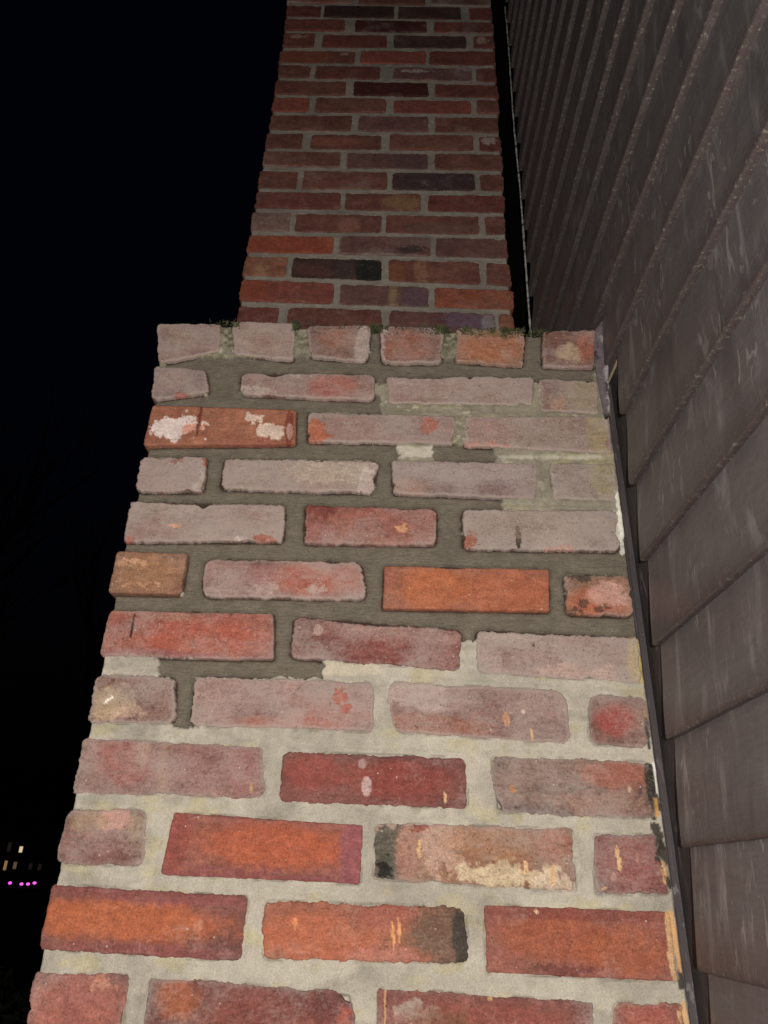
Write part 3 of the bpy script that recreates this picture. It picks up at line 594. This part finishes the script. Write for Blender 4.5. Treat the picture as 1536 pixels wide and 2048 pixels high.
    # close the top
    F = grid_faces(nu, nv)
    o = mesh_obj('mortar', Vt, F, M_MORTAR, chimney, (.3, y0, float(z.mean())), True,
                 {'col': ('FLOAT_COLOR', C.reshape(-1, 3)), 'fresh': ('FLOAT', new)})
    return o
lowq = BR[:NLOW]
zs = []; xsl = []; xsr = []
for k in range(0, NLOW):
    q = BR[k]['q']
    if q[:,0].min() < .05: zs.append(q[:,1].mean()); xsl.append((q[0,0]+q[3,0])/2)
o_ = np.argsort(zs); zs_, xl_ = np.array(zs)[o_], np.array(xsl)[o_]
low_l = lambda z: np.interp(z, zs_, xl_)+.006
low_r = lambda z: np.where(z > .7, .6385, .6400)+0*z
ZT = .814
LOWER_B = [d for d in BR if d['y'] < .1]; UP_B = [d for d in BR if d['y'] > .1]
make_mortar(0.0, low_l, low_r, -.10, ZT, .0016, LOWER_B, .95)
make_mortar(0.0, lambda z: 0*z+.006, lambda z: 0*z+.64, ZG, -.0995, .006, LOWER_B, .95)
uz = []; uxl = []; uxr = []
for d in UP_B:
    q = d['q']
    if q[0,0] < .03: uz.append(q[:,1].mean()); uxl.append(q[0,0])
o_ = np.argsort(uz); uz = np.array(uz)[o_]; uxl = np.array(uxl)[o_]
make_mortar(YU, lambda z: np.interp(z, uz, uxl)+.006, lambda z: .6005+0*z, .80, float(zu_top+pitch*7), .0034, UP_B, .94)
# sloped mortar wash on the shoulder, and the top closure of the stack
def plate(name, x0, x1, y0, y1, za, zb, mat, n=40):
    xs = np.linspace(x0, x1, n); ys = np.linspace(y0, y1, n); X, Y = np.meshgrid(xs, ys, indexing='ij')
    Z = za+(zb-za)*(Y-y0)/(y1-y0)+.004*fbm(X/.03, Y/.03, 4)
    C = lin('7a7462')*.8*np.ones((n*n, 3)); ms = sstep(-.2, .3, fbm(X/.05+9, Y/.05, 4)).reshape(-1, 1); C = C*(1-ms)+lin('4c5230')*.8*ms
    return mesh_obj(name, np.stack([X, Y, Z], -1).reshape(-1, 3), grid_faces(n, n), mat, chimney, None, True, {'col': ('FLOAT_COLOR', C), 'fresh': ('FLOAT', np.zeros(n*n))})
plate('mortar_wash', .002, .632, .010, .94, .811, .842, M_MORTAR)
plate('mortar_cap', -.012, .600, YU+.004, .94, float(zu_top+pitch*7)-.006, float(zu_top+pitch*7)-.004, M_MORTAR, 12)

# ------------------------------------------------------------------ siding of the house on the right
wall = thing('house_wall', 'grey-brown painted clapboard house wall running back beside the brick chimney', 'house wall', (.66, -.5, ZG))
XD = .640; EXPO = .1052; Z0 = .0160       # drip plane, exposure, one drip edge height
YEND = -.043; YFAR = .408; YNEAR = -2.4
def clapboard(zb, y_end, seed):
    rs = np.random.RandomState(seed)
    L = y_end-YNEAR; n = int((y_end-(-.9))/.006)
    ys = np.concatenate([np.linspace(YNEAR, -.9, 12)[:-1], np.linspace(-.9, y_end, max(n, 30))])
    # section: x outwards is smaller; butt 11 mm thick with a soft worn edge
    sec = [(.0105, .0010), (.006, .0004), (.0026, .0), (.0010, .0008), (.0, .0024), (.0002, .006), (.0022, .030), (.0052, .062), (.0085, .095), (.0105, .118), (.0112, .126), (.0230, .126), (.0230, -.0002)]
    edge = [1, 1, 1, 1, 1, .55, 0, 0, 0, 0, 0, 0, 0]
    V = []; E = []
    wv = rs.uniform(-.0012, .0012); tilt = rs.uniform(-.0006, .0006)
    for (sx, sz), e in zip(sec, edge):
        y = ys
        dz = wv+tilt*(y-ys[0])+.0011*fbm(y/.25+seed*3.1, 0*y+seed, 3)+(.0006*fbm(y/.012+seed*5, 0*y+sz*900, 4) if e > 0 else 0)
        dx = .0008*fbm(y/.2+seed, 0*y+sz*40, 3)+(.0003*fbm(y/.01+seed, 0*y+sz*1500+8, 3) if e > 0 else 0)
        V.append(np.stack([XD+sx+dx, y, zb+sz+dz], 1)); E.append(np.full(len(y), e))
    V = np.array(V); ns, ny = V.shape[:2]
    E = np.array(E)
    V = np.concatenate([V, V[:1]]); E = np.concatenate([E, E[:1]])
    F = grid_faces(ns+1, ny)
    Vt = V.reshape(-1, 3); Ea = E.ravel()
    n0 = len(Vt)                                    # end cap at the chimney end
    cap = V[:ns, -1].copy(); Vt = np.concatenate([Vt, cap, cap.mean(0)[None]]); Ea = np.concatenate([Ea, np.full(ns, .25), [.2]])
    c = n0+ns
    Fc = np.array([(n0+i, n0+(i+1) % ns, c, c) for i in range(ns)])
    me_faces = [tuple(f) for f in F]+[(a, b_, c_) for a, b_, c_, _ in Fc]
    return mesh_obj('clapboard', Vt, me_faces, M_CLAP, wall, (XD, y_end, zb), True, {'edge': ('FLOAT', Ea)})
k0 = int((ZG-Z0)/EXPO)
for k in range(k0, 32):
    zb = Z0+k*EXPO
    clapboard(zb, YEND+random.uniform(-.0012, .0012) if zb < .70 else ( YFAR+random.uniform(-.002, .002)), k+100)
# boards above the shoulder start at the height of the trim's head
# trim boards, caulk
def simple(name, boxes, mat, parent, edge=0., bev=.0015):
    bm = bmesh.new()
    for a, b_ in boxes:
        Vv = []; Ff = []; box(Vv, Ff, a, b_); vv = [bm.verts.new(p) for p in Vv]
        for f_ in Ff: bm.faces.new([vv[i] for i in f_])
    if bev: bmesh.ops.bevel(bm, geom=[e for e in bm.edges], offset=bev, segments=2, affect='EDGES')
    bm.verts.index_update()
    V2 = [tuple(v.co) for v in bm.verts]; F2 = [tuple(v.index for v in f.verts) for f in bm.faces]; bm.free()
    return mesh_obj(name, V2, F2, mat, parent, None, False, {'edge': ('FLOAT', np.full(len(V2), edge))})
simple('trim_board', [((.6515, -.046, ZG), (.672, .06, .742))], M_TRIM, wall)
g = N('cut_wood'); v = g.coords((1,1,.15)); g.l(g.mix(g.noise(v, 120, 4), (.32,.24,.16), (.5,.4,.28)), g.b.inputs['Base Color']); g.b.inputs['Roughness'].default_value = .85; M_WOOD = g.m
simple('trim_head', [((.6505, -.044, .7425), (.671, .03, .7475))], M_WOOD, wall, bev=.001)
simple('corner_bead', [((.6415, .0045, ZG), (.6518, .014, .735))], M_TRIM, wall, bev=.002)
g = N('backing_shade_black'); v = g.coords(); g.l(g.mix(g.noise(v, 60, 4), (.006,.005,.005), (.018,.015,.014)), g.b.inputs['Base Color']); g.b.inputs['Roughness'].default_value = .95; g.b.inputs['Specular IOR Level'].default_value = .1; M_BACK_SHADE = g.m  # near-black with the gap's shade put into the colour; sheathing shares it
simple('gap_shade_strip', [((.668, .38, .80), (.674, 1.2, 3.4))], M_BACK_SHADE, wall, bev=0)  # added dark strip, painted as the shadow between upper stack and wall
simple('sheathing', [((.6665, -2.4, ZG), (.72, .375, 3.4))], M_BACK_SHADE, wall, bev=0)
# thin cracked white caulk line at the end of the boards
g = N('white_caulk'); v = g.coords(); n1 = g.noise(v, 70, 5, .7)
g.l(g.mix(g.ramp(n1, .38, .56), (.05,.045,.04), (.5,.48,.45)), g.b.inputs['Base Color']); g.b.inputs['Roughness'].default_value = .7; M_CAULK = g.m
def tube_pts(pts, rads, nseg=6):
    V = []; F = []
    pts = [Vector(p) for p in pts]
    for i, p in enumerate(pts):
        d = (pts[min(i+1, len(pts)-1)]-pts[max(i-1, 0)]).normalized(); a = d.orthogonal().normalized(); b_ = d.cross(a)
        for k in range(nseg):
            an = 2*math.pi*k/nseg; V.append(tuple(p+(a*math.cos(an)+b_*math.sin(an))*rads[i]))
        if i:
            for k in range(nseg):
                k2 = (k+1) % nseg; o = (i-1)*nseg; F.append((o+k, o+k2, o+nseg+k2, o+nseg+k))
    return V, F
zz_ = np.linspace(.80, 2.42, 150)
pts = [(.6392+.0012*math.sin(z*9)+.0008*fbm(z/.03, 0., 3), YFAR+.004, z) for z in zz_]
V_, F_ = tube_pts(pts, [max(.0010, .0026+.0014*float(fbm(z/.02, 3., 3))-.0008*(z-.8)/1.6) for z in zz_])
mesh_obj('caulk_bead', V_, F_, M_CAULK, wall)

# lapped flashing where the chimney shoulder meets the wall
g = N('painted_flashing'); v = g.coords(); n1 = g.noise(v, 60, 5, .65); n2 = g.noise(v, 25, 4)
c = g.mix(n2, (.09,.068,.074), (.15,.125,.135)); c = g.mix(g.math('MULTIPLY', g.ramp(g.math('ADD', n1, g.math('MULTIPLY', g.attr('edge', 'Fac'), .32)), .60, .74), .8), c, (.36,.33,.33)); c = g.mix(g.ramp(n1, .46, .38), c, (.045,.036,.04))
g.l(c, g.b.inputs['Base Color']); g.b.inputs['Roughness'].default_value = .6; g.l(g.bump(n1, .8, .003), g.b.inputs['Normal']); M_FLASH = g.m
zsF = np.linspace(.668, .838, 60); us = np.linspace(0, 1, 14)
V = []
for z in zsF:
    t = (z-.668)/.17
    xl0 = float(np.interp(t, [0, .25, .5, .75, .93, 1], [.6325, .6300, .6285, .6305, .6365, .6440])); xr0 = float(np.interp(t, [0, .45, .8, .95, 1], [.6395, .6435, .6535, .6585, .6540]))+.0006*math.sin(z*230)
    for u_ in us:
        x = xl0+(xr0-xl0)*u_
        y = -.0058-.0030*math.sin(u_*2.6)-.012*(u_**3)*t+.0012*float(fbm(x/.006, z/.015, 3))
        V.append((x, y, z+.004*float(fbm(u_*3, t*3, 2))*(1 if t > .9 or t < .1 else .3)))
Vf = np.array(V); n0 = len(Vf); Vb = Vf+np.array([.0015, .0035, 0])
F = [tuple(f) for f in grid_faces(60, 14)]+[tuple(f[::-1]) for f in (grid_faces(60, 14)+n0)]
rg = [i*14 for i in range(60)]+[59*14+j for j in range(1, 14)]+[i*14+13 for i in range(58, -1, -1)]+[j for j in range(12, 0, -1)]
for a, b_ in zip(rg, rg[1:]+rg[:1]): F.append((a, b_, b_+n0, a+n0))
eF = np.tile(np.linspace(0, 1, 14)**3, 60); mesh_obj('flashing', np.concatenate([Vf, Vb]), F, M_FLASH, wall, None, True, {'edge': ('FLOAT', np.concatenate([eF, eF]))})

# ------------------------------------------------------------------ moss along the shoulder
g = N('moss'); v = g.n('ShaderNodeTexCoord').outputs['Object']; g.l(g.mix(g.ramp(g.noise(v, 90, 3), .35, .65), (.018,.022,.008), (.075,.078,.028)), g.b.inputs['Base Color']); g.b.inputs['Roughness'].default_value = .9; M_MOSS = g.m
def moss():
    rs = np.random.RandomState(4); V = []; F = []
    dens = [(440,480,150),(420,470,60),(586,600,160),(596,760,60),(738,765,200),(764,880,130),(870,960,420),(940,1060,800),(1040,1095,260),(880,912,200)]
    for (a, c_, n) in dens:
        for i in range(n*4):
            px_ = rs.uniform(a, c_); base = on_y((px_, 652+(px_-315)*.012), 0.0)
            x = base[0]; y = rs.uniform(-.004, .02); z = .8215+.004*(y/.02)+rs.uniform(-.004, .004)
            if rs.rand() < .2: y = -.004; z -= rs.uniform(0, .012)
            cl = float(fbm(x/.012, 2.2, 3))
            if cl < rs.uniform(-.5, .35): continue
            hgt = (.6+1.1*max(0, cl))*rs.uniform(.0015, .0060)*(1.9 if rs.rand() < .05 else 1); an = rs.uniform(0, 6.28); w = rs.uniform(.0008, .002)
            lean = rs.uniform(-.6, .6, 2)*hgt; n0 = len(V)
            V += [(x-w*math.cos(an), y-w*math.sin(an), z), (x+w*math.cos(an), y+w*math.sin(an), z), (x+lean[0]*.5+w*.6, y+lean[1]*.5, z+hgt*.6), (x+lean[0], y+lean[1], z+hgt)]
            F += [(n0, n0+1, n0+2), (n0, n0+2, n0+3)]
    # a low cushion under the blades
    return V, F
V_, F_ = moss()
o = mesh_obj('moss', V_, F_, M_MOSS, None, None, False); tag(o, 'short green moss growing along the top edge of the brick chimney shoulder', 'moss', kind='stuff')

# ------------------------------------------------------------------ surroundings in the dark
GZ = ZG-.004
g = N('ground_soil'); v = g.n('ShaderNodeTexCoord').outputs['Object']; g.l(g.mix(g.noise(v, 1.5, 8, .7), (.018,.018,.012), (.06,.055,.035)), g.b.inputs['Base Color']); g.b.inputs['Roughness'].default_value = .95; M_SOIL = g.m
n = 60; t = np.linspace(-1, 1, n); xs = np.sign(t)*np.abs(t)**3*600; X, Y = np.meshgrid(xs, xs, indexing='ij'); Zg = GZ+.25*fbm(X/9, Y/9, 3)*sstep(3, 15, np.hypot(X, Y))
o = mesh_obj('ground', np.stack([X, Y, Zg], -1).reshape(-1, 3), grid_faces(n, n), M_SOIL, None, (0, 0, GZ)); tag(o, kind='structure')

g = N('grass_leaf'); v = g.n('ShaderNodeTexCoord').outputs['Object']; g.l(g.mix(g.noise(v, 2, 3), (.03,.04,.015), (.09,.085,.04)), g.b.inputs['Base Color']); g.b.inputs['Roughness'].default_value = .8; M_GRASS = g.m
rs = np.random.RandomState(3); V = []; F = []
for i in range(9000):
    x = rs.uniform(-7, -.2); y = rs.uniform(1.0, 11); hgt = rs.uniform(.05, .22); an = rs.uniform(0, 6.28); w = .006; lx, ly = rs.uniform(-.08, .08, 2); n0 = len(V)
    V += [(x-w*math.cos(an), y-w*math.sin(an), GZ-.02), (x+w*math.cos(an), y+w*math.sin(an), GZ-.02), (x+lx, y+ly, GZ+hgt)]; F.append((n0, n0+1, n0+2))
o = mesh_obj('grass', V, F, M_GRASS, None, None, False); tag(o, 'dark rough grass on the unlit ground left of the chimney', 'grass', kind='stuff')

g = N('bark'); v = g.coords((1,1,.2)); g.l(g.mix(g.noise(v, 20, 5), (.03,.024,.018), (.09,.075,.06)), g.b.inputs['Base Color']); g.b.inputs['Roughness'].default_value = .95; M_BARK = g.m
def bare_tree(x, y, H, seed, label, spread=1.0, maxd=5):
    rs = random.Random(seed); root = thing('bare_tree', label, 'tree', (x, y, GZ), 'bare trees in the dark beyond the chimney')
    VT = []; FT = []; VB = []; FB = []
    def limb(p, d, L, r, depth):
        pts = [p]; rads = [r]; q = p.copy(); dd = d.copy(); n = 5
        for i in range(n):
            dd = (dd+Vector((rs.uniform(-.16,.16), rs.uniform(-.16,.16), rs.uniform(-.04,.12)))).normalized(); q = q+dd*(L/n); pts.append(q.copy()); rads.append(r*(1-.45*(i+1)/n))
        V, F = tube_pts(pts, rads, 6 if depth < 2 else 4)
        tv, tf = (VT, FT) if depth == 0 else (VB, FB); o = len(tv); tv.extend(V); tf.extend([tuple(i+o for i in f) for f in F])
        if depth >= maxd: return
        for k in range(3 if depth else 6):
            i = rs.randint(2, n); e = Vector((rs.uniform(-1,1), rs.uniform(-1,1), rs.uniform(.1,.9)))
            limb(pts[i], (dd*.75+e*.75*spread).normalized(), L*rs.uniform(.5,.75), rads[i]*.6, depth+1)
    limb(Vector((x, y, GZ-.1)), Vector((0,0,1)), H*.42, H*.022, 0)
    mesh_obj('trunk', VT, FT, M_BARK, root); mesh_obj('branches', VB, FB, M_BARK, root)
bare_tree(-7.6, 12.5, 15, 1, 'thick bare tree nearest the chimney, its branches crossing the black sky')
bare_tree(-13.5, 18.0, 17, 5, 'bare tree at the left edge of the picture, beyond the nearest one', 1.2)
bare_tree(-9.2, 25.0, 18, 9, 'slender bare tree farthest back, in front of the lit house', .9)

def shrub(x, y, s, seed, label):
    rs = np.random.RandomState(seed); root = thing('shrub', label, 'shrub', (x, y, GZ), 'low leafy shrubs left of the chimney'); V = []; F = []
    for i in range(900):
        a = rs.uniform(0, 6.28); rr = s*math.sqrt(rs.rand()); zz = rs.uniform(.05, 1)*s*1.2*(1-.5*(rr/s)**2); c_ = np.array([x+rr*math.cos(a), y+rr*math.sin(a), GZ+zz])
        d = rs.normal(size=3); d /= np.linalg.norm(d); e = np.cross(d, rs.normal(size=3)); e /= np.linalg.norm(e); L = rs.uniform(.04, .09); n0 = len(V)
        V += [tuple(c_-d*L), tuple(c_+e*L*.35+np.array([0,0,.006])), tuple(c_+d*L), tuple(c_-e*L*.35)]; F.append((n0, n0+1, n0+2, n0+3))
    mesh_obj('foliage', V, F, M_GRASS, root, None, False)
    Vs = []; Fs = []
    for k in range(9):
        a = rs.uniform(0, 6.28); V_, F_ = tube_pts([(x, y, GZ-.02), (x+.25*s*math.cos(a), y+.25*s*math.sin(a), GZ+s*.5), (x+.7*s*math.cos(a), y+.7*s*math.sin(a), GZ+s)], [.012, .008, .003], 5); o = len(Vs); Vs += V_; Fs += [tuple(i+o for i in f) for f in F_]
    mesh_obj('stem', Vs, Fs, M_BARK, root)
shrub(-2.35, 4.6, .62, 1, 'dim low shrub nearest the foot of the chimney')
shrub(-3.3, 6.6, .75, 2, 'dim low shrub behind the nearest one, further left')
shrub(-3.0, 9.2, .7, 3, 'dim low shrub farthest from the chimney, below the pink lights')

# distant house with lit windows and a row of pink lights
def far(px_, py_, Y):
    d = RM @ np.array([(px_-768)/FPX, -(py_-1024)/FPX, -1.0]); t = (Y-CAM[1])/d[1]; return CAM+t*d
g = N('dark_house_wall'); v = g.coords(); g.l(g.mix(g.noise(v, 2, 4), (.03,.026,.03), (.06,.05,.055)), g.b.inputs['Base Color']); M_HW = g.m
M_ROOF = N('dark_roof').flat((.02,.02,.022), .9)
M_FR = N('window_frame_paint').flat((.15,.14,.13), .6)
WC = {'bright': ((1.0,.78,.45), .7), 'amber': ((1.0,.55,.18), .25), 'warm': ((1.0,.62,.35), .1), 'dim': ((.9,.6,.5), .012)}
WM = {k: N('lit_window_'+k).flat((.05,.05,.05), .3, .5, c_, s_) for k, (c_, s_) in WC.items()}
YH = 42.0; p = far(40, 1715, YH); HX = p[0]
house = thing('distant_house', 'dark two-storey house far off with a few warm lit windows', 'house', (HX, YH, GZ))
zr0 = far(40, 1745, YH)[2]; ztop = far(40, 1682, YH)[2]
simple('wall', [((HX-4.2, YH, GZ-.3), (HX+3.0, YH+7, ztop))], M_HW, house, bev=0)
V_ = [(HX-4.6, YH-.4, ztop), (HX+3.4, YH-.4, ztop), (HX+3.4, YH+7.4, ztop), (HX-4.6, YH+7.4, ztop), (HX-4.6, YH+3.5, ztop+2.3), (HX+3.4, YH+3.5, ztop+2.3)]
mesh_obj('roof', V_, [(0,1,5,4), (2,3,4,5), (0,4,3), (1,2,5), (3,2,1,0)], M_ROOF, house, None, False)
for (wx, wy, kind, ww, wh) in ((20,1694,'dim',.09,.22),(43,1699,'bright',.08,.14),(12,1731,'amber',.07,.22),(31,1731,'warm',.08,.16),(62,1733,'dim',.08,.14),(80,1734,'dim',.08,.14)):
    c_ = far(wx, wy, YH)
    fr = simple('window', [((c_[0]-ww-.05, YH-.06, c_[2]-wh-.05), (c_[0]+ww+.05, YH-.002, c_[2]+wh+.05))], M_FR, house, bev=0)
    simple('pane', [((c_[0]-ww, YH-.09, c_[2]-wh), (c_[0]+ww, YH-.062, c_[2]+wh))], WM[kind], fr, bev=0)
M_PINK = N('pink_lamp_glow').flat((.3,.05,.3), .4, .5, (1.0,.13,.85), 1.1)
M_RAIL = N('grey_rail_paint').flat((.16,.15,.16), .7)
YP = 24.0
rail = thing('low_wall', 'low pale garden wall far off beneath the pink lights', 'wall', (far(45,1780,YP)[0], YP, GZ))
zl = far(45, 1772, YP)[2]; xa = far(-40,1775,YP)[0]; xb = far(84,1775,YP)[0]
simple('wall_body', [((xa, YP, GZ-.2), (xb, YP+.22, zl-.1))], M_HW, rail, bev=.01); simple('coping', [((xa-.05, YP-.06, zl-.098), (xb+.05, YP+.28, zl-.04))], M_RAIL, rail, bev=.01)
for i, (lx, ly) in enumerate(((20,1766),(43,1768),(56,1768),(69,1766))):
    c_ = far(lx, ly, YP+.1); rt = thing('pink_lamp', ['small glowing pink lamp standing apart, leftmost of the four on the low wall','small glowing pink lamp, second from the left on the low wall','small glowing pink lamp, third from the left on the low wall','small glowing pink lamp at the right end of the row on the low wall'][i], 'lamp', (c_[0], YP+.1, zl-.04), 'pink lamps on the low wall')
    bm = bmesh.new(); bmesh.ops.create_uvsphere(bm, u_segments=12, v_segments=8, radius=.048)
    for v2 in bm.verts: v2.co.x *= 1.15; v2.co.z *= .85; v2.co += Vector((c_[0], YP+.1, c_[2]))
    bm.verts.index_update(); mesh_obj('globe', [tuple(v2.co) for v2 in bm.verts], [tuple(v2.index for v2 in f.verts) for f in bm.faces], M_PINK, rt); bm.free()
    V_, F_ = tube_pts([(c_[0], YP+.1, zl-.04), (c_[0], YP+.1, c_[2]-.045)], [.03, .02], 8); mesh_obj('base', V_, F_, M_RAIL, rt)
